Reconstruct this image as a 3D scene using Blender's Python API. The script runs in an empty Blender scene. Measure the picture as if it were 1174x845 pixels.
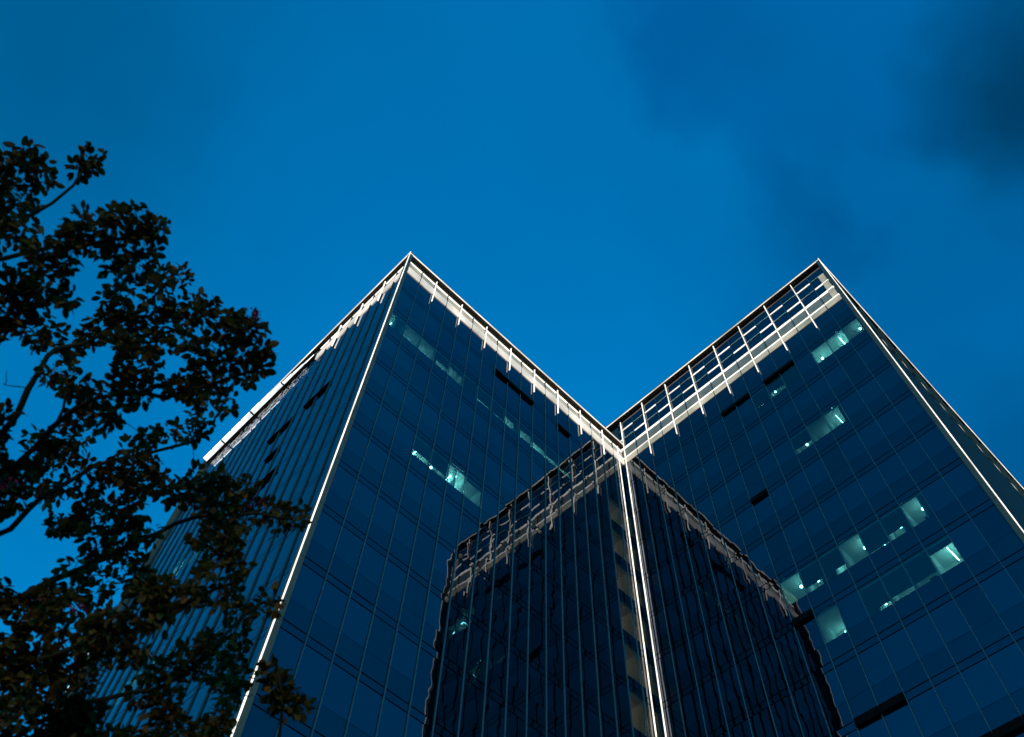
import bpy, bmesh, math, random
from mathutils import Vector, Matrix, noise
random.seed(7)
R = math.radians
SC = bpy.context.scene
COL = SC.collection

# ------------------------------------------------------------------ camera
PW, PH, FPX = 1174.0, 845.0, 1005.2
ROWS = ((0.70894333, 0.6302397, 0.31653954),
        (-0.70456938, 0.61296533, 0.35756885),
        (0.03132632, -0.47652012, 0.87860528))
EYE = Vector((0, 0, 1.6))
RIGHT = Vector([r[0] for r in ROWS]); DOWN = Vector([r[1] for r in ROWS]); FWD = Vector([r[2] for r in ROWS])
cam = bpy.data.cameras.new('camera'); cam_o = bpy.data.objects.new('camera', cam); COL.objects.link(cam_o)
m3 = Matrix((RIGHT, -DOWN, -FWD)).transposed()
cam_o.matrix_world = Matrix.Translation(EYE) @ m3.to_4x4()
cam.sensor_width = 36; cam.lens = FPX / PW * 36; cam.clip_start = 0.05; cam.clip_end = 6000
cam.dof.use_dof = True; cam.dof.focus_distance = 85; cam.dof.aperture_fstop = 1.9
SC.camera = cam_o

def ray(px, py):
    d = RIGHT * (px - PW / 2) + DOWN * (py - PH / 2) + FWD * FPX
    return d.normalized()
def pix(p):
    d = Vector(p) - EYE; w = d.dot(FWD)
    if w <= 0: return None
    return (d.dot(RIGHT) / w * FPX + PW / 2, d.dot(DOWN) / w * FPX + PH / 2)

# ------------------------------------------------------------------ materials
def newmat(name):
    m = bpy.data.materials.new(name); m.use_nodes = True
    return m, m.node_tree, m.node_tree.nodes, m.node_tree.links
def simple(name, col, rough=0.5, metal=0.0, var=0.0, scale=2.0, spec=0.5):
    m, t, N, L = newmat(name); b = N['Principled BSDF']
    b.inputs['Base Color'].default_value = (*col, 1); b.inputs['Roughness'].default_value = rough
    b.inputs['Metallic'].default_value = metal; b.inputs['Specular IOR Level'].default_value = spec
    if var:
        tc = N.new('ShaderNodeTexCoord'); n = N.new('ShaderNodeTexNoise'); n.inputs['Scale'].default_value = scale
        n.inputs['Detail'].default_value = 6
        mx = N.new('ShaderNodeMix'); mx.data_type = 'RGBA'
        mx.inputs[6].default_value = (*[c * (1 - var) for c in col], 1); mx.inputs[7].default_value = (*[min(1, c * (1 + var)) for c in col], 1)
        L.new(tc.outputs['Object'], n.inputs['Vector']); L.new(n.outputs['Fac'], mx.inputs[0]); L.new(mx.outputs[2], b.inputs['Base Color'])
    return m
def emit(name, col, s, var=0.0, scale=0.6):
    m, t, N, L = newmat(name); b = N['Principled BSDF']
    b.inputs['Base Color'].default_value = (.16, .14, .11, 1); b.inputs['Roughness'].default_value = .6; b.inputs['Specular IOR Level'].default_value = .2
    b.inputs['Emission Color'].default_value = (*col, 1); s = s / 2.3                                              # the scene is exposed 1.2 stops up
    b.inputs['Emission Strength'].default_value = s
    if var:
        tc = N.new('ShaderNodeTexCoord'); n = N.new('ShaderNodeTexNoise'); n.inputs['Scale'].default_value = scale
        n.inputs['Detail'].default_value = 5
        mr = N.new('ShaderNodeMapRange'); mr.inputs[1].default_value = .3; mr.inputs[2].default_value = .7
        mr.inputs[3].default_value = s * (1 - var); mr.inputs[4].default_value = s * (1 + var)
        L.new(tc.outputs['Object'], n.inputs['Vector']); L.new(n.outputs['Fac'], mr.inputs[0]); L.new(mr.outputs[0], b.inputs['Emission Strength'])
    return m
def wavy(N, L, amt, sc=.55):
    """pane waviness: slow roller-wave distortion of the glass"""
    tc = N.new('ShaderNodeTexCoord'); n = N.new('ShaderNodeTexNoise')
    n.inputs['Scale'].default_value = sc; n.inputs['Detail'].default_value = 1.5; n.inputs['Roughness'].default_value = .45
    bp = N.new('ShaderNodeBump'); bp.inputs['Strength'].default_value = 1.0; bp.inputs['Distance'].default_value = amt
    L.new(tc.outputs['Object'], n.inputs['Vector']); L.new(n.outputs['Fac'], bp.inputs['Height'])
    return bp
def glass_dark(name, col, ior=1.52, amt=0.009, sc=.55):
    m, t, N, L = newmat(name); b = N['Principled BSDF']
    b.inputs['Roughness'].default_value = 0.015
    b.inputs['IOR'].default_value = ior; b.inputs['Specular Tint'].default_value = (.7, .80, 1, 1)
    tc = N.new('ShaderNodeTexCoord'); n = N.new('ShaderNodeTexNoise'); n.inputs['Scale'].default_value = .11; n.inputs['Detail'].default_value = 4
    mx = N.new('ShaderNodeMix'); mx.data_type = 'RGBA'
    mx.inputs[6].default_value = (*[c * .45 for c in col], 1); mx.inputs[7].default_value = (*[c * 1.5 for c in col], 1)
    L.new(tc.outputs['Object'], n.inputs['Vector']); L.new(n.outputs['Fac'], mx.inputs[0]); L.new(mx.outputs[2], b.inputs['Base Color'])
    L.new(wavy(N, L, amt, sc).outputs[0], b.inputs['Normal'])
    return m
def glass_clear(name, tint, ior=1.74):
    m, t, N, L = newmat(name); N.remove(N['Principled BSDF']); out = N['Material Output']
    tr = N.new('ShaderNodeBsdfTransparent'); tr.inputs[0].default_value = (*tint, 1)
    gl = N.new('ShaderNodeBsdfGlossy'); gl.inputs['Roughness'].default_value = .015
    fr = N.new('ShaderNodeFresnel'); fr.inputs['IOR'].default_value = ior
    mx = N.new('ShaderNodeMixShader'); bp = wavy(N, L, .008)
    L.new(bp.outputs[0], gl.inputs['Normal']); L.new(bp.outputs[0], fr.inputs['Normal'])
    L.new(fr.outputs[0], mx.inputs[0]); L.new(tr.outputs[0], mx.inputs[1]); L.new(gl.outputs[0], mx.inputs[2]); L.new(mx.outputs[0], out.inputs[0])
    return m

M = {}
M['glass_a'] = glass_dark('curtain wall glass', (.0002, .0009, .0022), 1.80)
M['glass_b'] = glass_dark('curtain wall glass with drawn blind', (.0003, .0022, .0055), 1.80)
M['glass_c'] = glass_dark('spandrel glass', (.0002, .0008, .0020), 1.68)
M['glass_wavy'] = glass_dark('strongly rolled glass', (.0003, .0014, .003), 1.6, .16, 1.3)
M['clear'] = glass_clear('tinted clear glass', (.15, .62, .64))
M['clear_warm'] = glass_clear('clear glass', (.70, .60, .48))
M['gap'] = simple('dark gasket', (.004, .006, .008), .6)
M['vent'] = simple('black open vent', (.0015, .0015, .0015), .9, spec=.05)
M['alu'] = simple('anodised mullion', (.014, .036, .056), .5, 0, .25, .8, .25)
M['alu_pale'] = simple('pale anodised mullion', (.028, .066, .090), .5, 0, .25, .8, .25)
M['trim'] = simple('grey bronze cladding', (.085, .054, .034), .5, 0, .2, .5, .3)
M['soffit'] = simple('dark bronze soffit', (.09, .06, .036), .55, 0, .25, .7, .25)
M['cream'] = simple('cream painted steel', (.62, .56, .46), .5, 0, .12, .5)
M['led'] = emit('architectural LED line', (1, .92, .80), 1.7, .45, .5)
M['led_soft'] = emit('coping light line', (1, .92, .80), 1.05, .45, .35)
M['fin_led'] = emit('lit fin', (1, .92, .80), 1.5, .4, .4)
M['uplight_glow'] = emit('painted uplight panel', (1, .86, .62), .42, .6, .35)  # crown bands glow in place of uplights on cream beams
M['uplight_glow_white'] = emit('bright painted uplight panel', (1, .90, .78), .80, .45, .3)
M['uplight_glow_dim'] = emit('dim painted uplight panel', (1, .86, .78), .06, .7, .5)
M['eaves_glow'] = emit('eaves panel with painted floodlight', (.92, .98, 1), 1.1, .3, .8)  # floodlight on the eaves put into the panels as emission
M['lamp'] = emit('office lamp', (.9, 1, .95), 25)
M['lamp_soft'] = emit('office lamp dimmed', (.9, 1, .95), 12)
M['lamp_warm'] = emit('stair lamp', (1, .72, .42), 13)
M['room'] = simple('office interior', (.62, .64, .60), .8, 0, .1, 1)
M['blind'] = simple('roller blind', (.02, .03, .036), .9, spec=.1)
M['core'] = simple('dark concrete core', (.02, .025, .03), .8)
M['roof'] = simple('roof membrane', (.12, .12, .12), .9, 0, .2, .4)
M['bark'] = simple('bark', (.03, .012, .005), .9, 0, .4, 6, .1)
M['glow_edge'] = emit('glowing eaves edge', (1, 1, 1), 2.2)  # bright rim of the eaves put in as emission
M['petal'] = simple('magenta petals', (.22, .010, .03), .6, 0, .3, 12, .1)

for k in ('uplight_glow', 'uplight_glow_dim', 'uplight_glow_white', 'glow_edge', 'led_soft', 'fin_led', 'eaves_glow'): M[k].cycles.emission_sampling = 'NONE'

def leaf_mat():
    m, t, N, L = newmat('leaf'); b = N['Principled BSDF']; b.inputs['Roughness'].default_value = .6; b.inputs['Specular IOR Level'].default_value = .08
    g = N.new('ShaderNodeNewGeometry'); cr = N.new('ShaderNodeValToRGB')
    e = cr.color_ramp.elements; e[0].color = (.050, .018, .004, 1); e[1].color = (.092, .034, .0065, 1); e[1].position = .7
    k = e.new(.92); k.color = (.16, .055, .007, 1); k = e.new(1.0); k.color = (.19, .028, .008, 1)
    L.new(g.outputs['Random Per Island'], cr.inputs[0]); L.new(cr.outputs[0], b.inputs['Base Color'])
    tr = N.new('ShaderNodeBsdfTranslucent'); mx = N.new('ShaderNodeMixShader'); mx.inputs[0].default_value = .35
    L.new(cr.outputs[0], tr.inputs[0]); L.new(b.outputs[0], mx.inputs[1]); L.new(tr.outputs[0], mx.inputs[2]); L.new(mx.outputs[0], N['Material Output'].inputs[0])
    return m
M['leaf'] = leaf_mat()

def ground_mat():
    m, t, N, L = newmat('granite paving'); b = N['Principled BSDF']; b.inputs['Roughness'].default_value = .7
    tc = N.new('ShaderNodeTexCoord'); br = N.new('ShaderNodeTexBrick'); br.inputs['Scale'].default_value = 1.0
    br.inputs['Color1'].default_value = (.07, .07, .068, 1); br.inputs['Color2'].default_value = (.095, .093, .09, 1); br.inputs['Mortar'].default_value = (.03, .03, .03, 1)
    br.inputs['Mortar Size'].default_value = .008; br.inputs['Brick Width'].default_value = .9; br.inputs['Row Height'].default_value = .6
    L.new(tc.outputs['Object'], br.inputs['Vector']); L.new(br.outputs['Color'], b.inputs['Base Color'])
    return m
M['paving'] = ground_mat()

# ------------------------------------------------------------------ helpers
class MB:
    def __init__(s): s.v = []; s.f = []; s.m = []; s.mats = []
    def mi(s, mat):
        if mat not in s.mats: s.mats.append(mat)
        return s.mats.index(mat)
    def poly(s, pts, faces, mat):
        o = len(s.v); s.v += [tuple(p) for p in pts]; k = s.mi(mat)
        for f in faces: s.f.append([o + i for i in f]); s.m.append(k)
    def hexa(s, p, mat, skip=()):
        F = [(0, 3, 2, 1), (4, 5, 6, 7), (0, 1, 5, 4), (1, 2, 6, 5), (2, 3, 7, 6), (3, 0, 4, 7)]
        s.poly(p, [f for i, f in enumerate(F) if i not in skip], mat)
    def box(s, a, b, mat, skip=()):
        x0, y0, z0 = [min(a[i], b[i]) for i in range(3)]; x1, y1, z1 = [max(a[i], b[i]) for i in range(3)]
        s.hexa([(x0, y0, z0), (x1, y0, z0), (x1, y1, z0), (x0, y1, z0), (x0, y0, z1), (x1, y0, z1), (x1, y1, z1), (x0, y1, z1)], mat, skip)
    def build(s, name, parent=None, smooth=False):
        me = bpy.data.meshes.new(name); me.from_pydata(s.v, [], s.f)
        for k in s.mats: me.materials.append(M[k])
        for p, k in zip(me.polygons, s.m): p.material_index = k; p.use_smooth = smooth
        me.update()
        o = bpy.data.objects.new(name, me); COL.objects.link(o)
        if parent:
            o.parent = parent
            o.matrix_parent_inverse = parent_world(parent).inverted()
        return o
def parent_world(p):
    # parts hang off an Empty that only has a location; parts themselves sit at the world origin
    return Matrix.Translation(p.location) if p.parent is None else Matrix()
def thing(name, label, cat, loc):
    o = bpy.data.objects.new(name, None); COL.objects.link(o); o.location = loc
    o['label'] = label; o['category'] = cat; o.empty_display_size = .5
    return o

# ------------------------------------------------------------------ tower geometry (metres)
S = 65.0; Z0 = EYE.z
XC, YA, XB, YD = .1727 * S, .403 * S, .573 * S, .0455 * S      # wall planes
YCE, XDE = .835 * S, 1.22 * S                                  # far ends
def zz(u): return u * S + Z0
FLH = .0599
def strip(k): return .945 - FLH * k
NF = 16
MA, MB_ = .02225, .0221
class Face:
    """u runs along the wall, out is the outward normal"""
    def __init__(s, org, ud, od, u0, step, n, u_end): s.org = Vector(org); s.ud = Vector(ud); s.od = Vector(od); s.u0 = u0; s.step = step; s.n = n; s.u_end = u_end
    def pt(s, u, z, o=0.0):
        p = s.org + s.ud * u + s.od * o; return Vector((p.x, p.y, z))
    def box(s, mb, u0, u1, z0, z1, o0, o1, mat, skip=()):
        mb.box(s.pt(u0, z0, o0), s.pt(u1, z1, o1), mat, skip)
    def edge(s, j): return min(s.u0 + s.step * j, s.u_end)
FA = Face((0, YA, 0), (1, 0, 0), (0, -1, 0), XC, MA * S, 18, XB)
FC = Face((XC, 0, 0), (0, 1, 0), (-1, 0, 0), YA, MA * S, 20, YCE)
FB = Face((XB, 0, 0), (0, 1, 0), (-1, 0, 0), .0447 * S + .05, MB_ * S, 17, YA)
FD = Face((0, YD, 0), (1, 0, 0), (0, -1, 0), XB, MB_ * S, 30, XDE)

towerL = thing('glass_tower', 'left glass tower with the lower roofline and short lit parapet, partly behind the tree', 'building', ((XC + XB) / 2, (YA + YCE) / 2, 0))
towerR = thing('glass_tower', 'right glass tower, taller, with a deep railed parapet and long lit fins', 'building', ((XB + XDE) / 2, (YD + YCE) / 2, 0))

def tilt(): return random.gauss(0, .0035)
def pane(mb, F, u0, u1, z0, z1, mat):
    """a glass unit 30 mm thick, very slightly out of plane like every hung pane"""
    a, b = tilt(), tilt()
    c = [(u0, z0), (u1, z0), (u1, z1), (u0, z1)]
    off = [a * .5 * (1 if u == u1 else -1) + b * .5 * (1 if z == z1 else -1) for u, z in c]
    if F.ud.cross(Vector((0, 0, 1))).dot(F.od) < 0: c.reverse(); off.reverse()      # keep the face normals outward
    front = [F.pt(u, z, .0 + o) for (u, z), o in zip(c, off)]
    back = [F.pt(u, z, -.03) for (u, z) in c]
    mb.hexa(back + front, mat, skip=(0,))
def window_mesh(mb, F, j, k, glass, lower='glass_c', vent=False, vision=None, warm=False):
    u0, u1 = F.edge(j) + .012, F.edge(j + 1) - .012
    zs = strip(k)
    if k == NF - 1: zlow = 0.0
    za, zb, zc, zd = zz(zs), zz(zs + .0075), zz(zs + (.018 if warm else .0265)), zz(zs + FLH)
    g = .045
    F.box(mb, F.edge(j), F.edge(j + 1), za, zd, -.10, -.06, 'gap') if vision is None else None
    if vision is not None:
        F.box(mb, F.edge(j), F.edge(j + 1), za, zc - .02, -.10, -.06, 'gap')
    if vent:
        F.box(mb, u0, u1, za + g, zb, -.055, -.045, 'vent')
        # sash pushed open at the bottom, seen from below as a black slot
        w = random.uniform(.17, .25)
        p = [F.pt(u0, za + .01, .01), F.pt(u1, za + .01, .01), F.pt(u1, za + .01, w), F.pt(u0, za + .01, w + random.uniform(-.04, .04)),
             F.pt(u0, zb + .06, .01), F.pt(u1, zb + .06, .01), F.pt(u1, zb + .06, .095), F.pt(u0, zb + .06, .095)]
        mb.hexa(p, 'vent')
    else:
        pane(mb, F, u0, u1, za + g, zb - g, lower)
    pane(mb, F, u0, u1, zb + g * .6, zc - .008, lower)
    pane(mb, F, u0, u1, zc + .008, zd - g * .6, vision or glass)

# ---- which windows show what
LIT = {}   # (face, bay, floor) -> dict
def lit(f, j, k, lamp='lamp', blind=None, warm=False, off=(.5, .9), n=1): LIT[(f, j, k)] = dict(lamp=lamp, blind=blind, warm=warm, off=off, n=n)
# B, floor 1: the bright corner office
lit('B', 0, 1, 'lamp', off=(.25, .7)); lit('B', 1, 1, 'lamp', off=(.35, .75)); lit('B', 2, 1, 'lamp', off=(.72, .8), n=2)
lit('B', 4, 1, 'lamp', blind=.22, off=(.4, .6)); lit('B', 6, 1, 'lamp', blind=.15); lit('B', 5, 1, 'lamp_soft', blind=.4, off=(.8, .7))
lit('B', 3, 3, 'lamp_soft'); lit('B', 4, 3, 'lamp_soft', off=(.2, 1.4)); lit('B', 5, 3, 'lamp_soft', blind=.35)
lit('B', 8, 6, 'lamp', off=(.3, .7)); lit('B', 7, 6, 'lamp', blind=.3, off=(.6, 1.)); lit('B', 6, 6, 'lamp', blind=.3, off=(.2, .8))
lit('B', 5, 6, 'lamp', off=(.15, .8)); lit('B', 3, 6, 'lamp', blind=.33); lit('B', 2, 6, 'lamp', off=(.35, .7)); lit('B', 4, 6, 'lamp_soft', blind=.12)
lit('B', 7, 7, 'lamp', off=(.5, 2.2)); lit('B', 5, 7, 'lamp', blind=.2); lit('B', 4, 7, 'lamp', blind=.24); lit('B', 3, 7, 'lamp_soft', blind=.24); lit('B', 2, 7, 'lamp', off=(.3, .7), blind=.8)
# A
for j in range(0, 13): lit('A', j, 2, 'lamp_soft', off=(random.uniform(.2, .8), random.uniform(1.0, 2.0)))
for j in (2, 3): LIT[('A', j, 2)]['lamp'] = 'lamp_soft'
lit('A', 3, 2, 'lamp', blind=.45, off=(.5, 1.2)); lit('A', 6, 2, 'lamp', blind=.25); lit('A', 8, 2, 'lamp', blind=.6, off=(.4, 1.)); lit('A', 9, 2, 'lamp', blind=.65, off=(.6, 1.1))
lit('A', 4, 2, 'lamp_soft', blind=.75); lit('A', 5, 2, 'lamp_soft', blind=.1); lit('A', 7, 2, 'lamp_soft', blind=.2); lit('A', 10, 2, 'lamp', blind=.5, off=(.5, 1.3)); lit('A', 11, 2, 'lamp', blind=.4); lit('A', 12, 2, 'lamp', blind=.35, off=(.3, 1.5))
lit('A', 3, 5, 'lamp', blind=.35); lit('A', 4, 5, 'lamp', blind=.3); lit('A', 5, 5, 'lamp', off=(.6, .7), n=2); lit('A', 6, 5, 'lamp', off=(.2, 1.1), blind=.9)
# dim stair beside the re-entrant corner
for k in range(2, 13):
    lit('A', 16, k, 'lamp_warm', warm=True, off=(.3, 1.5)); lit('A', 17, k, 'lamp_warm', warm=True, off=(.5, 1.5))
# C
lit('C', 10, 5, 'lamp', off=(.5, 1.5)); lit('C', 11, 5, 'lamp_soft'); lit('C', 12, 5, 'lamp', off=(.5, 1.2)); lit('C', 13, 5, 'lamp')
lit('C', 9, 8, 'lamp', off=(.4, .9)); lit('C', 10, 8, 'lamp', off=(.6, 1)); lit('C', 11, 8, 'lamp_soft'); lit('C', 13, 8, 'lamp')
VENT = {('A', 7, 0), ('A', 8, 0), ('A', 9, 0), ('A', 12, 0), ('B', 4, 0), ('B', 5, 0), ('B', 7, 0), ('B', 8, 0), ('B', 6, 8), ('B', 7, 8), ('B', 3, 9), ('B', 4, 9), ('B', 2, 9), ('B', 8, 3), ('B', 8, 6),
        ('C', 4, 2), ('C', 5, 2), ('C', 7, 2), ('C', 8, 2), ('C', 7, 3), ('C', 6, 4), ('C', 7, 4), ('D', 9, 6), ('D', 10, 6)}

def room(F, j, k, d, win):
    zs = strip(k); w = d['warm']
    u0, u1 = F.edge(j) + .03, F.edge(j + 1) - .03
    z0, z1 = zz(zs + .010), zz(zs + FLH) - .12
    D = 4.2
    mb = MB(); t = .04
    F.box(mb, u0, u1, z1, z1 + t, -.11, -D, 'room')            # ceiling
    F.box(mb, u0, u1, z0 - t, z0, -.11, -D, 'room')
    F.box(mb, u0, u1, z0, z1, -D - t, -D, 'room')
    F.box(mb, u0 - t / 2, u0, z0, z1, -.11, -D, 'room'); F.box(mb, u1, u1 + t / 2, z0, z1, -.11, -D, 'room')
    if not w:                                                # a cabinet and a chair back by the glass
        zf = zz(zs + .0265)
        for q in range(random.choice((0, 1, 1))):
            c_ = random.uniform(u0 + .1, u1 - .6); hh = random.uniform(.02, .45)
            F.box(mb, c_, c_ + random.uniform(.25, .7), z0, zf + hh, -.25 - .3 * q, -.5 - .3 * q, 'blind')
        F.box(mb, u0, u1, z1 - .22, z1 - .003, -1.9, -1.95, 'room')
        if random.random() < .2:
            c_ = random.uniform(u0 + .3, u1 - .3); F.box(mb, c_, c_ + .06, z0, z1 - .003, -.2, -2.6, 'room')
        if random.random() < .2: F.box(mb, u0 + .05, u0 + .05 + random.uniform(.15, .35), zf, z1 - .003, -.16, -.17, 'blind')
    mb.build('room', win)
    for i in range(d['n']):
        lb = bmesh.new()
        bmesh.ops.create_icosphere(lb, subdivisions=1, radius=.10)
        fu = d['off'][0] if i == 0 else 1 - d['off'][0]; fo = d['off'][1] + .35 * i
        c = F.pt(u0 + (u1 - u0) * fu, z1 - .5, -fo)
        if not w and (j * 7 + k * 3 + i) % 5 < 2:        # a linear fitting instead of a pendant
            bmesh.ops.delete(lb, geom=list(lb.verts), context='VERTS')
            bmesh.ops.create_cube(lb, size=1)
            ln = F.od * 1.2; ex = Vector((abs(ln.x) or .04, abs(ln.y) or .04, .04))
            for v in lb.verts: v.co = Vector((v.co.x * ex.x, v.co.y * ex.y, v.co.z * ex.z))
            c = F.pt(u0 + (u1 - u0) * fu, z1 - .45, -max(fo, .85))
        bmesh.ops.translate(lb, verts=list(lb.verts), vec=c)
        # cord up to the ceiling
        r = bmesh.ops.create_cone(lb, cap_ends=True, segments=5, radius1=.012, radius2=.012, depth=.38)
        bmesh.ops.translate(lb, verts=r['verts'], vec=c + Vector((0, 0, .29)))
        cf = {f for v in r['verts'] for f in v.link_faces}
        for f in cf: f.material_index = 1
        me = bpy.data.meshes.new('lamp'); lb.to_mesh(me); lb.free(); me.materials.append(M[d['lamp']]); me.materials.append(M['alu'])
        o = bpy.data.objects.new('lamp', me); COL.objects.link(o); o.parent = win
    if d['blind'] is not None and not w:
        mb = MB(); zl = zz(zs + .0265); zt = z1 - .01
        zbot = zl + (zt - zl) * d['blind']
        F.box(mb, u0 - .025, u1 + .025, zbot, zt + .08, -.125, -.118, 'blind'); F.box(mb, u0, u1, zbot - .04, zbot - .002, -.14, -.115, 'blind')
        mb.build('blind', win)
def area(F, j, k):
    c = [(F.edge(j), strip(k)), (F.edge(j + 1), strip(k)), (F.edge(j + 1), strip(k) + FLH), (F.edge(j), strip(k) + FLH)]
    P = [pix(F.pt(u, zz(z))) for u, z in c]
    if None in P: return 0
    P = [(min(max(x, 0), PW), min(max(y, 0), PH)) for x, y in P]
    return abs(sum(P[i][0] * P[(i + 1) % 4][1] - P[(i + 1) % 4][0] * P[i][1] for i in range(4))) / 2

def curtain_wall(tower, faces):
    allw = [(fn, j, k) for fn, F in faces for j in range(F.n) for k in range(NF) if F.edge(j + 1) - F.edge(j) > .2]
    fd = dict(faces)
    forced = [w for w in allw if w in LIT]
    rest = sorted([w for w in allw if w not in LIT], key=lambda w: -area(fd[w[0]], w[1], w[2]))
    single = forced + rest[:max(0, 100 - len(forced))]
    many = MB()
    for w in allw:
        F = fd[w[0]]; fn, j, k = w
        g = 'glass_wavy' if (fn == 'C' and k == 0 and j >= 7) else random.choices(['glass_a', 'glass_b', 'glass_c'], [6, 3, 2])[0]
        one = w in single_set(single)
        mb = MB() if one else many
        d = LIT.get(w)
        window_mesh(mb, F, j, k, g, vent=w in VENT, vision=None if d is None else ('clear_warm' if d['warm'] else 'clear'), warm=bool(d and d['warm']))
        if one:
            o = mb.build('window', tower)
            if d:
                room(F, j, k, d, o)
                o['label'] = 'dim warm lit stair window' if d['warm'] else ('window lit below a lowered blind' if d['blind'] is not None else 'lit office window')
            elif w in VENT: o['label'] = 'unlit window with black open vent'
    o = many.build('window', tower); o['kind'] = 'stuff'
    o['label'] = 'remaining dark reflective windows of the curtain wall'
_ss = {}
def single_set(l):
    if id(l) not in _ss: _ss[id(l)] = set(l)
    return _ss[id(l)]

curtain_wall(towerL, [('A', FA), ('C', FC)])
curtain_wall(towerR, [('B', FB), ('D', FD)])

# ---- mullions: full-height aluminium caps between the bays
def mullions(tower, F, ztop, first=1, last=None):
    for j in range(first, (last or F.n)):
        u = F.edge(j); mb = MB()
        zt = zz(.955) if (F is FC and u > .58 * S) else ztop
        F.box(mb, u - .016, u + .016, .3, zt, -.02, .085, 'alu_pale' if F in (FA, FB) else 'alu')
        mb.build('mullion', tower)
ZA_TOP, ZB_TOP = zz(1.0413), zz(1.1085)
mullions(towerL, FA, zz(1.034)); mullions(towerL, FC, zz(1.034))
mullions(towerR, FB, zz(1.095), 1, 17); mullions(towerR, FD, zz(1.095))

# ---- corner posts with lit outer edge
OV = .33
def corner_post(tower, x, y, sx, sy, ztop, sparse=False):
    """post standing proud of the two walls that meet here; lit line on the outer arris"""
    mb = MB(); z = .3
    mb.box((x, y, z), (x + sx * OV, y + sy * OV, ztop), 'trim')
    o = mb.build('corner_post', tower)
    zb = ztop
    led = MB()
    heights = [zz(strip(k)) for k in range(NF)]
    segs = []; top = ztop - .05
    for h in heights[::3]:
        segs.append((h + .78, top)); segs.append((h + .04, h + .74)); top = h
    segs.append((.5, top - .04))
    if sparse: segs = [(zz(q), zz(q) + random.uniform(.8, 2.2)) for q in (.75, .69, .655, .61, .53, .50, .42, .37, .3, .24)]
    e = .038
    for a, b in segs:
        if b - a < .1: continue
        cx, cy = x + sx * OV, y + sy * OV
        led.box((cx - sx * e, cy - sy * e, a), (cx + sx * .02, cy + sy * .02, b), 'led')
    led.build('light_strip', o)
    j = MB()
    for h in heights:
        j.box((x - sx * .01, y - sy * .01, h), (x + sx * (OV + .006), y + sy * (OV + .006), h + .03), 'gap')
    j.build('panel_joint', o)
corner_post(towerL, XC, YA, -1, -1, ZA_TOP + .3)
corner_post(towerL, XC, YCE, -1, 1, ZA_TOP, True)
corner_post(towerR, XB, YD, -1, -1, ZB_TOP + .3)

# ---- lit lines at the re-entrant corner
mb = MB(); FA.box(mb, .561 * S - .036, .561 * S + .036, .5, zz(1.03), .09, .15, 'led'); mb.build('light_strip', towerL)
mb = MB(); FB.box(mb, .3975 * S - .036, .3975 * S + .036, .5, zz(1.1), .09, .15, 'led'); mb.build('light_strip', towerR)

# ---- cores and roofs
mb = MB(); mb.box((XC + 5, YA + 5, .2), (XB - .6, YCE - 1, zz(.99)), 'core'); mb.build('core', towerL)
mb = MB(); mb.box((XC + .05, YA + .12, zz(1.0) + .2), (XB - .4, YCE - .05, zz(1.0) + .55), 'roof'); mb.build('roof', towerL)
mb = MB(); mb.box((XB + 5, YD + 5, .2), (XDE - 1, YCE - 1, zz(.99)), 'core'); mb.build('core', towerR)
mb = MB(); mb.box((XB + .12, YD + .12, zz(1.06)), (XDE - .1, YCE - .1, zz(1.06) + .35), 'roof'); mb.build('roof', towerR)
mb = MB(); mb.box((XC + .1, YCE - .9, .2), (XB - .1, YCE - .05, zz(1.03)), 'core'); mb.build('rear_wall', towerL)
mb = MB()
mb.box((XB + .1, YCE - .9, .2), (XDE - .1, YCE - .05, zz(1.09)), 'core'); mb.box((XB + .12, YA + .2, zz(.9)), (XB + .5, YCE - .95, zz(1.1)), 'core')
mb.box((XDE - .9, YD + .1, .2), (XDE - .05, YCE - .95, zz(1.09)), 'core'); mb.build('rear_wall', towerR)

# ---- crown of the left tower: two bands with uplight painted as emission, under a projecting coping
def crown_low(tower, F, u0, u1, endc):
    mb = MB(); F.box(mb, u0, u1, zz(.9995), zz(1.040), -.3, -.06, 'soffit'); mb.build('parapet', tower)
    a = MB(); b = MB(); c = MB(); gw = MB()
    for j in range(F.n):
        s, e = F.edge(j) + .05, F.edge(j + 1) - .05
        s = max(s, u0); e = min(e, u1)
        if e - s < .2: continue
        if endc == 'C' and s > .575 * S:
            pane(gw, F, s, e, zz(1.0), zz(1.0385), 'glass_wavy'); continue
        F.box(a, s, e, zz(.9985), zz(1.0125), -.05, .10, 'uplight_glow_white')
        F.box(b, s, e, zz(1.0155), zz(1.0250), -.05, .0, 'uplight_glow_dim' if endc == 'C' else 'uplight_glow')
        F.box(c, s, e, zz(1.0288), zz(1.0300), -.05, .06, 'fin_led')
    a.build('crown_band', tower); b.build('crown_band', tower); c.build('rail', tower)
    if gw.v: gw.build('glass_screen', tower)
    mb = MB(); F.box(mb, u0, u1 if endc == 'A' else .585 * S, zz(1.0125) + .015, zz(1.0150) - .015, -.05, .02, 'soffit'); mb.build('band_gap', tower)
crown_low(towerL, FA, XC + .02, XB - .02, 'A'); crown_low(towerL, FC, YA + .02, YCE - .02, 'C')
for F, js in ((FA, range(2, 17, 2)), (FC, range(2, 8, 2))):
    for j in js:
        u = F.edge(j); mb = MB(); F.box(mb, u - .028, u + .028, zz(.9755), zz(1.0345), .10, .20, 'fin_led'); mb.build('light_fin', towerL)
mb = MB()
mb.box((XC - OV + .04, YA - OV + .04, ZA_TOP), (XB - .02, YA + .5, ZA_TOP + .28), 'soffit')
mb.box((XC - OV + .04, YA + .503, ZA_TOP), (XC + .5, YCE + OV - .04, ZA_TOP + .28), 'soffit')
cop = mb.build('coping', towerL)
mb = MB()
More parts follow.
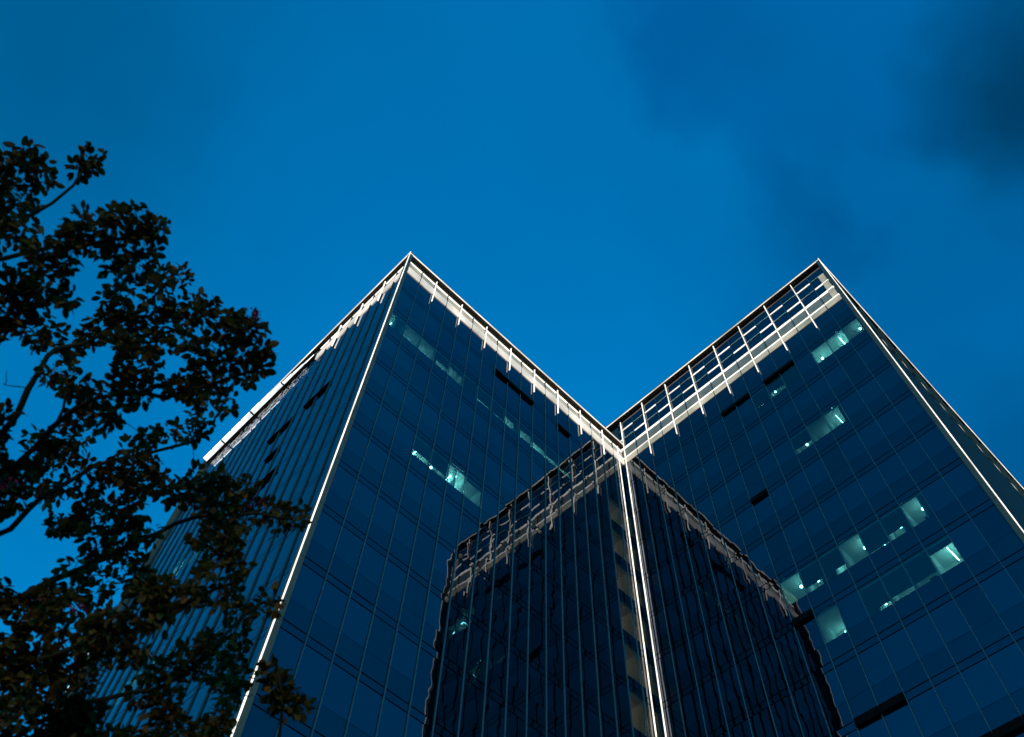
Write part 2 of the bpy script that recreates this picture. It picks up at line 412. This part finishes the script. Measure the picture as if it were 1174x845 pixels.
mb.box((XC - OV - .04, YA - OV - .04, ZA_TOP - .02), (XB - .02, YA - OV + .04, ZA_TOP + .03), 'led_soft')
mb.box((XC - OV - .04, YA - OV + .043, ZA_TOP - .02), (XC - OV + .04, YCE + OV, ZA_TOP + .03), 'led_soft')
mb.build('light_strip', cop)

# ---- eaves over the far half of the left wall, floodlight painted as emission
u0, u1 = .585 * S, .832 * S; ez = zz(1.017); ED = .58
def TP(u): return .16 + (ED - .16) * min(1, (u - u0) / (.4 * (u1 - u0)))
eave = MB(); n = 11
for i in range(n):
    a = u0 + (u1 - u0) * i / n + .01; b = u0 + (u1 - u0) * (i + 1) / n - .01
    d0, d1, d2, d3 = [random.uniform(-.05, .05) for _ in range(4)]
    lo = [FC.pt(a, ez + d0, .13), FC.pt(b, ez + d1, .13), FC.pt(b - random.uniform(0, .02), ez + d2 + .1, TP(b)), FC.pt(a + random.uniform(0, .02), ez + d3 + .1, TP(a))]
    eave.hexa(lo + [p + Vector((0, 0, .14)) for p in lo], 'eaves_glow')
eo = eave.build('eaves_panel', towerL); eo['label'] = 'bright projecting eaves panels, floodlight painted as glow'
mb = MB()
for i in range(0, n + 1, 3):
    a = u0 + (u1 - u0) * i / n
    mb.poly([FC.pt(a - .09, ez - .03, .1), FC.pt(a + .09, ez - .03, .1), FC.pt(a + .05, ez - .03, TP(a) + .02), FC.pt(a - .05, ez - .03, TP(a) + .02),
             FC.pt(a - .09, ez + .25, .1), FC.pt(a + .09, ez + .25, .1), FC.pt(a + .05, ez + .25, TP(a) + .02), FC.pt(a - .05, ez + .25, TP(a) + .02)],
            [(0, 3, 2, 1), (4, 5, 6, 7), (0, 1, 5, 4), (1, 2, 6, 5), (2, 3, 7, 6), (3, 0, 4, 7)], 'soffit')
FC.box(mb, u0, u1, ez - .2, ez + .1, .05, .2, 'soffit'); FC.box(mb, u0, u1, ez + .33, ez + .5, .06, .12, 'soffit')
mb.build('eaves_bracket', eo)
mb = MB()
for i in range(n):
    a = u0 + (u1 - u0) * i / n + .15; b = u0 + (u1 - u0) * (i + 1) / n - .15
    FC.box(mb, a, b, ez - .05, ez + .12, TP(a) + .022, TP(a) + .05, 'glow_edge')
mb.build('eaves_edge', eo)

# ---- tall railed crown of the right tower
def crown_tall(tower, F, u0, u1):
    rail = 'fin_led' if F is FB else 'trim'; plain = 'cream' if F is FB else 'soffit'  # glowing rails: light falling on cream steel, put in as emission
    mb = MB()
    for j in range(F.n):
        s, e = max(F.edge(j) + .012, u0), min(F.edge(j + 1) - .012, u1)
        if e - s < .15: continue
        for za, zb in ((1.0375, 1.056), (1.0585, 1.0785), (1.081, 1.1055)):
            pane(mb, F, s, e, zz(za), zz(zb), 'glass_c' if (za > 1.07) else 'glass_a')
    mb.build('glass_screen', tower)
    mb = MB(); F.box(mb, u0, u1, zz(.9985), zz(1.1065), -.4, -.07, 'core'); mb.build('parapet', tower)
    a = MB(); b = MB(); c = MB(); r1 = MB(); r2 = MB(); r3 = MB()
    for j in range(F.n):
        s, e = max(F.edge(j) + .045, u0), min(F.edge(j + 1) - .045, u1)
        if e - s < .15: continue
        F.box(a, s, e, zz(.9985), zz(1.0090), -.06, .06, 'uplight_glow' if F is FB else 'soffit')
        F.box(b, s, e, zz(1.0140), zz(1.0320), -.06, -.02, 'uplight_glow_dim' if F is FB else 'soffit')
        F.box(r1, s - .02, e + .02, zz(1.0096), zz(1.0112), -.06, .09, rail if F is FB or j % 2 else 'uplight_glow_white')
        F.box(r2, s - .02, e + .02, zz(1.0338), zz(1.0352), -.06, .08, rail)
        if True:
            F.box(r3, s, e, zz(1.0564), zz(1.0564) + .085, -.06, .06, plain if j % 2 else rail)
            F.box(c, s, e, zz(1.0787), zz(1.0787) + .07, -.06, .06, plain if j % 2 == 0 else rail)
    a.build('glow_beam' if F is FB else 'beam', tower); b.build('crown_band', tower)
    for q in (r1, r2, r3, c): q.build('rail', tower)
crown_tall(towerR, FB, YD + .06, YA - .02); crown_tall(towerR, FD, XB + .06, XDE - .1)
for F, js, zlo in ((FB, range(2, 16, 2), .975), (FD, range(2, 29, 2), .975)):
    for j in js:
        u = F.edge(j); mb = MB(); F.box(mb, u - .030, u + .030, zz(zlo), zz(1.1055), .12, .22, 'fin_led' if F is FB else 'soffit'); mb.build('light_fin' if F is FB else 'fin', towerR)
# return at the crown's outer end, its uplight painted as emission
mb = MB(); FB.box(mb, YD + .10, YD + .62, zz(1.002), zz(1.080), .0, .05, 'uplight_glow')
mb.build('crown_return', towerR)
mb = MB()
mb.box((XB - OV + .04, YD - OV + .04, ZB_TOP), (XB + .6, YCE, ZB_TOP + .3), 'soffit')
mb.box((XB + .603, YD - OV + .04, ZB_TOP), (XDE, YD + .6, ZB_TOP + .3), 'soffit')
cop = mb.build('coping', towerR)
mb = MB()
mb.box((XB - OV - .04, YD - OV - .04, ZB_TOP - .02), (XB - OV + .04, YCE, ZB_TOP + .03), 'led_soft')
mb.box((XB - OV + .043, YD - OV - .02, ZB_TOP - .01), (XDE, YD - OV + .043, ZB_TOP + .02), 'led_soft')
mb.build('light_strip', cop)

# ------------------------------------------------------------------ ground
mb = MB(); mb.poly([(-3000, -3000, 0), (3000, -3000, 0), (3000, 3000, 0), (-3000, 3000, 0)], [(0, 1, 2, 3)], 'paving')
g = mb.build('ground'); g['kind'] = 'structure'

# ------------------------------------------------------------------ tree
rt = random.Random(11)
FORK = EYE + ray(-330, 760) * 8.2
BASE = Vector((FORK.x - .25, FORK.y + .1, 0))
tree = thing('flowering_tree', 'dark leafy tree with small magenta flowers in front of the left tower', 'tree', BASE)
nodes = []      # (pos, radius)
limbs = []
def at(px, py, d): return EYE + ray(px, py) * d
def limb(pts, r0, r1, start=None):
    P = [Vector(p) for p in pts]
    if start is not None: P = [Vector(start)] + P
    Q = []
    for i in range(len(P) - 1):
        p0 = P[max(i - 1, 0)]; p1 = P[i]; p2 = P[i + 1]; p3 = P[min(i + 2, len(P) - 1)]
        n = max(2, int((p2 - p1).length / .16))
        for s in range(n):
            t = s / n
            q = .5 * ((2 * p1) + (p2 - p0) * t + (2 * p0 - 5 * p1 + 4 * p2 - p3) * t * t + (3 * p1 - p0 - 3 * p2 + p3) * t ** 3)
            Q.append(q + Vector((rt.gauss(0, .012), rt.gauss(0, .012), rt.gauss(0, .012))))
    Q.append(P[-1])
    rad = [r0 + (r1 - r0) * (i / (len(Q) - 1)) ** .8 for i in range(len(Q))]
    limbs.append((Q, rad))
    nodes.extend(zip(Q, rad))
limb([BASE, BASE.lerp(FORK, .35) + Vector((.08, -.05, 0)), BASE.lerp(FORK, .7) + Vector((-.05, .04, 0)), FORK], .16, .115)
def L(pts, d0, d1, r0=.05, r1=.012):
    n = len(pts)
    limb([at(x, y, d0 + (d1 - d0) * i / (n - 1)) for i, (x, y) in enumerate(pts)], r0, r1, FORK)
L([(-120, 640), (-40, 560), (5, 495), (42, 430), (62, 402), (95, 393), (130, 377), (175, 340), (215, 300)], 8, 8.6, 0.050)
L([(-200, 560), (-120, 400), (-50, 320), (0, 296), (60, 285), (110, 279), (175, 268)], 8, 7.2, 0.044)
L([(-220, 520), (-160, 330), (-70, 240), (-10, 225), (20, 250), (60, 235), (95, 195)], 8.1, 8.8, 0.040)
L([(-80, 660), (0, 560), (40, 510), (85, 470), (140, 450), (190, 455), (225, 445), (290, 425)], 8.3, 7.4, 0.044)
L([(-90, 690), (-10, 620), (50, 570), (110, 535), (170, 520), (225, 505), (245, 490)], 8, 9, 0.040)
L([(-90, 760), (0, 700), (60, 665), (130, 635), (200, 600), (270, 590), (335, 595)], 8, 8.4, 0.046)
L([(-100, 800), (10, 770), (80, 745), (150, 720), (220, 690), (290, 650)], 7.8, 7.3, 0.040)
L([(-80, 880), (40, 830), (120, 800), (180, 790), (240, 745), (300, 690)], 8, 8.8, 0.040)
L([(-60, 960), (80, 910), (200, 890), (300, 870), (325, 820), (318, 770)], 7.8, 7.6, 0.032)
L([(-200, 700), (-100, 620), (0, 590), (35, 540), (60, 490), (85, 430)], 8.2, 9.2, 0.032)
L([(-200, 560), (-120, 470), (-30, 410), (0, 390), (25, 350), (50, 330)], 8.2, 7.6, 0.032)

POLY = [(-60, 150), (0, 160), (25, 165), (48, 185), (62, 205), (60, 225), (95, 232), (130, 240), (150, 240), (165, 240), (185, 252), (190, 275), (165, 290), (185, 305), (208, 315), (205, 335),
        (230, 345), (248, 345), (255, 365), (285, 362), (303, 375), (305, 395), (300, 430), (255, 440), (262, 470), (235, 490), (240, 505), (215, 520), (262, 548), (275, 570), (330, 590), (340, 600), (300, 612), (262, 610),
        (275, 632), (295, 640), (290, 660), (245, 662), (268, 690), (305, 685), (315, 700), (285, 720), (262, 745), (285, 760), (270, 800), (262, 845), (250, 900), (-60, 900)]
HOLES = [(12, 425, 30, 38), (48, 470, 24, 24), (22, 300, 12, 10), (113, 405, 22, 11), (112, 425, 12, 8), (185, 472, 34, 15), (122, 512, 17, 16), (127, 563, 12, 8), (30, 635, 42, 38), (178, 583, 16, 16),
         (210, 525, 15, 18), (95, 310, 12, 9), (80, 365, 8, 8), (140, 690, 20, 10), (95, 330, 10, 7), (200, 640, 28, 24), (235, 710, 18, 16), (185, 735, 22, 12), (140, 822, 26, 14), (225, 800, 16, 22), (70, 735, 10, 6), (100, 700, 12, 8), (5, 720, 12, 14), (110, 800, 10, 6), (215, 600, 16, 10), (150, 470, 10, 8),
         (210, 405, 8, 7), (165, 410, 7, 6), (60, 250, 9, 6), (25, 205, 7, 6), (20, 520, 10, 14), (75, 585, 10, 8), (200, 545, 8, 8)]
def inside(x, y):
    c = False; n = len(POLY)
    for i in range(n):
        x1, y1 = POLY[i]; x2, y2 = POLY[(i + 1) % n]
        if (y1 > y) != (y2 > y) and x < (x2 - x1) * (y - y1) / (y2 - y1) + x1: c = not c
    return c
def hole(x, y, g=1.0): return any(((x - a) / (w * g)) ** 2 + ((y - b) / (h * g)) ** 2 < 1 for a, b, w, h in HOLES)
clusters = [(98, 188, 13), (105, 180, 10), (92, 195, 9), (8, 425, 9), (4, 440, 7), (338, 592, 14), (320, 583, 12), (300, 585, 14), (280, 560, 14), (275, 700, 16), (250, 650, 16), (270, 650, 13), (310, 690, 14), (295, 700, 13), (320, 790, 15), (330, 805, 15), (312, 770, 11), (345, 810, 9), (316, 800, 12),
            (290, 375, 14), (275, 380, 15), (297, 420, 10), (283, 432, 10), (300, 400, 9), (225, 350, 13), (240, 350, 10), (178, 262, 13), (160, 250, 13), (135, 250, 13), (45, 190, 12), (60, 610, 10)]
tries = 0
while len(clusters) < 390 and tries < 16000:
    tries += 1
    x, y = rt.uniform(-55, 345), rt.uniform(168, 895)
    if not inside(x, y) or hole(x, y, 1.25): continue
    if y < 560 and rt.random() < .15: continue
    if any((x - a) ** 2 + (y - b) ** 2 < (14 if y < 500 else 12.5 if y < 680 else 11) ** 2 for a, b, _ in clusters): continue
    clusters.append((x, y, rt.uniform(9, 15)))
from mathutils.kdtree import KDTree
def kd():
    k = KDTree(len(nodes))
    for i, (p, r) in enumerate(nodes): k.insert(p, i)
    k.balance(); return k
cl3 = []
K = kd()
for x, y, r in clusters:
    # depth: near the limb that passes closest in the crown, with scatter
    best = None
    for d in (6.9, 7.3, 7.7, 8.1, 8.5, 8.9, 9.3):
        p = at(x, y, d); _, i, ds = K.find(p)
        s = ds + rt.uniform(0, .35)
        if best is None or s < best[0]: best = (s, p, d)
    cl3.append((best[1], r * best[2] / FPX, ))
cl3.sort(key=lambda c: K.find(c[0])[2])
for i, (p, r) in enumerate(cl3):
    if i % 12 == 0: K = kd()
    q, k, d = K.find(p)
    if d > .03:
        rr = min(nodes[k][1] * .7, .005 + .008 * d)
        mid = q.lerp(p, .5) + Vector((rt.gauss(0, .08 * d), rt.gauss(0, .08 * d), -.05 * d))
        limb([q, mid, p], max(rr, .0045), .003)
wood = MB()
for Q, rad in limbs:
    big = rad[0] > .02; ns = 10 if rad[0] > .1 else (7 if big else 4)
    up = Vector((.31, .2, .93)).normalized(); rings = []
    for i, q in enumerate(Q):
        t = (Q[min(i + 1, len(Q) - 1)] - Q[max(i - 1, 0)]).normalized()
        a = t.cross(up)
        if a.length < .1: a = t.cross(Vector((1, 0, 0)))
        a.normalize(); b = t.cross(a)
        rr = rad[i] * (1 + (.07 * math.sin(i * 1.7) if big else 0))
        rings.append([q + (a * math.cos(2 * math.pi * s / ns) + b * math.sin(2 * math.pi * s / ns)) * rr for s in range(ns)])
    pts = [p for r_ in rings for p in r_]
    f = [(i * ns + s, i * ns + (s + 1) % ns, (i + 1) * ns + (s + 1) % ns, (i + 1) * ns + s) for i in range(len(rings) - 1) for s in range(ns)]
    f.append(tuple((len(rings) - 1) * ns + s for s in range(ns)))
    wood.poly(pts, f, 'bark')
wood.build('trunk', tree, smooth=True)

lv = MB()
def leaf(p, ax, nrm, ln, w):
    ax = ax.normalized(); sd = ax.cross(nrm)
    if sd.length < .05: return
    sd.normalize(); n = sd.cross(ax)
    fold = w * .28; curl = ln * rt.uniform(.02, .16)
    def P(t, s): return p + ax * (ln * t) + sd * (s * w) + n * (abs(s) * fold - curl * t * t)
    prof = [(0.06, .12), (.22, .36), (.5, .5), (.78, .38), (.94, .14)]
    pts = [p] + [P(t, 0) for t, _ in prof] + [P(1, 0)]
    Ls = [P(t, -s) for t, s in prof]; Rs = [P(t, s) for t, s in prof]
    V = pts + Ls + Rs; m = len(prof); A = lambda i: 7 + i; B = lambda i: 7 + m + i
    F = [(0, 1, A(0)), (0, B(0), 1)]
    for i in range(m - 1): F += [(1 + i, 2 + i, A(i + 1), A(i)), (1 + i, B(i), B(i + 1), 2 + i)]
    F += [(m, m + 1, A(m - 1)), (m, B(m - 1), m + 1)]
    lv.poly(V, F, 'leaf')
def rv(r=1): return Vector((r.gauss(0, 1), r.gauss(0, 1), r.gauss(0, 1)))
for (p, r), (x, y, _) in zip(cl3, clusters):
    nl = int((27 if y < 520 else 36) + 19 * rt.random())
    for i in range(nl):
        o = rv(rt).normalized() * r * rt.random() ** .5 * 1.05
        q = p + o
        px = pix(q)
        if hole(px[0], px[1], 1.05): continue
        ax = (o.normalized() * .7 + rv(rt) * .5 + Vector((0, 0, -.25)))
        nrm = Vector((rt.gauss(0, .75), rt.gauss(0, .75), 1))
        s = rt.uniform(.65, 1.15)
        leaf(q, ax, nrm,  .088 * s, .052 * s * rt.uniform(.8, 1.15))
lv.build('crown', tree, smooth=True)
# flower clusters: small ruffled magenta panicles
def pick(px, py): return min(cl3, key=lambda c: (pix(c[0])[0] - px) ** 2 + (pix(c[0])[1] - py) ** 2)[0]
for px, py in ((291, 362), (75, 432), (96, 698), (292, 578), (8, 556)):
    base = pick(px, py); d = (base - EYE).length - .3
    c = at(px, py, d); fm = MB()
    for i in range(8):
        q = c + rv(rt) * .033
        fm.poly([c, q, q + Vector((.002, .002, .003)), c + Vector((.002, .002, .003))], [(0, 1, 2, 3)], 'petal')
        for k in range(6):
            a = rv(rt).normalized(); b = a.cross(rv(rt)).normalized(); n = a.cross(b); s = rt.uniform(.014, .024)
            fm.poly([q, q + a * s + b * s * .5 + n * .004, q + a * s * 1.5 + n * .006, q + a * s - b * s * .5 - n * .003, ], [(0, 1, 2, 3)], 'petal')
    fm.build('flower_cluster', tree)

# ------------------------------------------------------------------ light and sky
SUN_EL, SUN_AZ = 14.0, 222.0        # compass-like angle measured from +Y, clockwise
w = bpy.data.worlds.new('World'); SC.world = w; w.use_nodes = True
N, Lk = w.node_tree.nodes, w.node_tree.links
bg = N['Background']
sky = N.new('ShaderNodeTexSky'); sky.sky_type = 'NISHITA'; sky.sun_disc = False
sky.sun_elevation = R(SUN_EL); sky.sun_rotation = R(SUN_AZ); sky.altitude = 100; sky.air_density = 1; sky.dust_density = .5; sky.ozone_density = 3
tint = N.new('ShaderNodeMix'); tint.data_type = 'RGBA'; tint.blend_type = 'MULTIPLY'; tint.inputs[0].default_value = 1
tint.inputs[7].default_value = (.0, .72, 1.0, 1)
Lk.new(sky.outputs[0], tint.inputs[6])
# soft dark clouds drifting in from one side of the sky
tc = N.new('ShaderNodeTexCoord')
def cloud(col_in, direction, inner, outer, scale, dark, seed):
    nz = N.new('ShaderNodeTexNoise'); nz.inputs['Scale'].default_value = scale; nz.inputs['Detail'].default_value = 7; nz.inputs['Roughness'].default_value = .5
    mp = N.new('ShaderNodeMapping'); mp.inputs['Location'].default_value = (seed, seed * .7, 0)
    Lk.new(tc.outputs['Generated'], mp.inputs[0]); Lk.new(mp.outputs[0], nz.inputs['Vector'])
    dt = N.new('ShaderNodeVectorMath'); dt.operation = 'DISTANCE'; dt.inputs[1].default_value = direction
    Lk.new(tc.outputs['Generated'], dt.inputs[0])
    ad = N.new('ShaderNodeMath'); ad.operation = 'MULTIPLY_ADD'; ad.inputs[1].default_value = outer * 1.3; Lk.new(nz.outputs['Fac'], ad.inputs[0]); 
    sb = N.new('ShaderNodeMath'); sb.operation = 'SUBTRACT'; Lk.new(dt.outputs['Value'], sb.inputs[0]); sb.inputs[1].default_value = outer * .65
    Lk.new(sb.outputs[0], ad.inputs[2])
    mr = N.new('ShaderNodeMapRange'); mr.interpolation_type = 'SMOOTHSTEP'
    mr.inputs[1].default_value = inner; mr.inputs[2].default_value = outer; mr.inputs[3].default_value = 1; mr.inputs[4].default_value = 0
    Lk.new(ad.outputs[0], mr.inputs[0])
    mx = N.new('ShaderNodeMix'); mx.data_type = 'RGBA'; mx.blend_type = 'MULTIPLY'; mx.inputs[7].default_value = (*dark, 1)
    Lk.new(mr.outputs[0], mx.inputs[0]); Lk.new(col_in, mx.inputs[6])
    return mx.outputs[2]
def dv(px, py): return tuple(ray(px, py))
c = tint.outputs[2]
c = cloud(c, dv(1010, -60), .20, .29, 6.5, (1, .80, .86), 2.2)
c = cloud(c, dv(1400, 380), .20, .66, 2.0, (1, .66, .70), 6.1)
c = cloud(c, dv(1180, 115), .02, .165, 6, (1, .46, .42), 3.1)
c = cloud(c, dv(770, 40), .03, .11, 10, (1, .90, .94), 7.7)
c = cloud(c, dv(925, 285), .02, .10, 9, (1, .86, .88), 1.7)
c = cloud(c, dv(1230, 560), .02, .22, 4, (1, .66, .68), 5.2)
c = cloud(c, dv(350, 60), .0, .6, 7, (1, .93, .94), 12.4)
c = cloud(c, dv(815, 165), .0, .13, 10, (1, 1.07, 1.06), 21.3)
c = cloud(c, dv(-190, -110), .08, .55, 2.0, (1, .62, .60), 9.4)
c = cloud(c, dv(-200, 900), .10, .55, 2.0, (1, .72, .72), 4.4)
Lk.new(c, bg.inputs[0]); bg.inputs[1].default_value = .15

sun = bpy.data.lights.new('sun', 'SUN'); sun.energy = .34; sun.angle = R(3); sun.color = (1, .72, .45)
so = bpy.data.objects.new('sun', sun); COL.objects.link(so)
az = R(SUN_AZ); el = R(SUN_EL)
tosun = Vector((math.sin(az) * math.cos(el), math.cos(az) * math.cos(el), math.sin(el)))
so.rotation_euler = tosun.to_track_quat('Z', 'Y').to_euler()

# ------------------------------------------------------------------ render settings
SC.render.engine = 'CYCLES'
SC.view_settings.view_transform = 'Standard'; SC.view_settings.look = 'None'; SC.view_settings.exposure = 1.2; SC.view_settings.gamma = 1
SC.view_settings.use_curve_mapping = False
SC.cycles.max_bounces = 8; SC.cycles.transparent_max_bounces = 12; SC.cycles.glossy_bounces = 4
SC.cycles.caustics_reflective = False; SC.cycles.caustics_refractive = False; SC.cycles.sample_clamp_indirect = 4
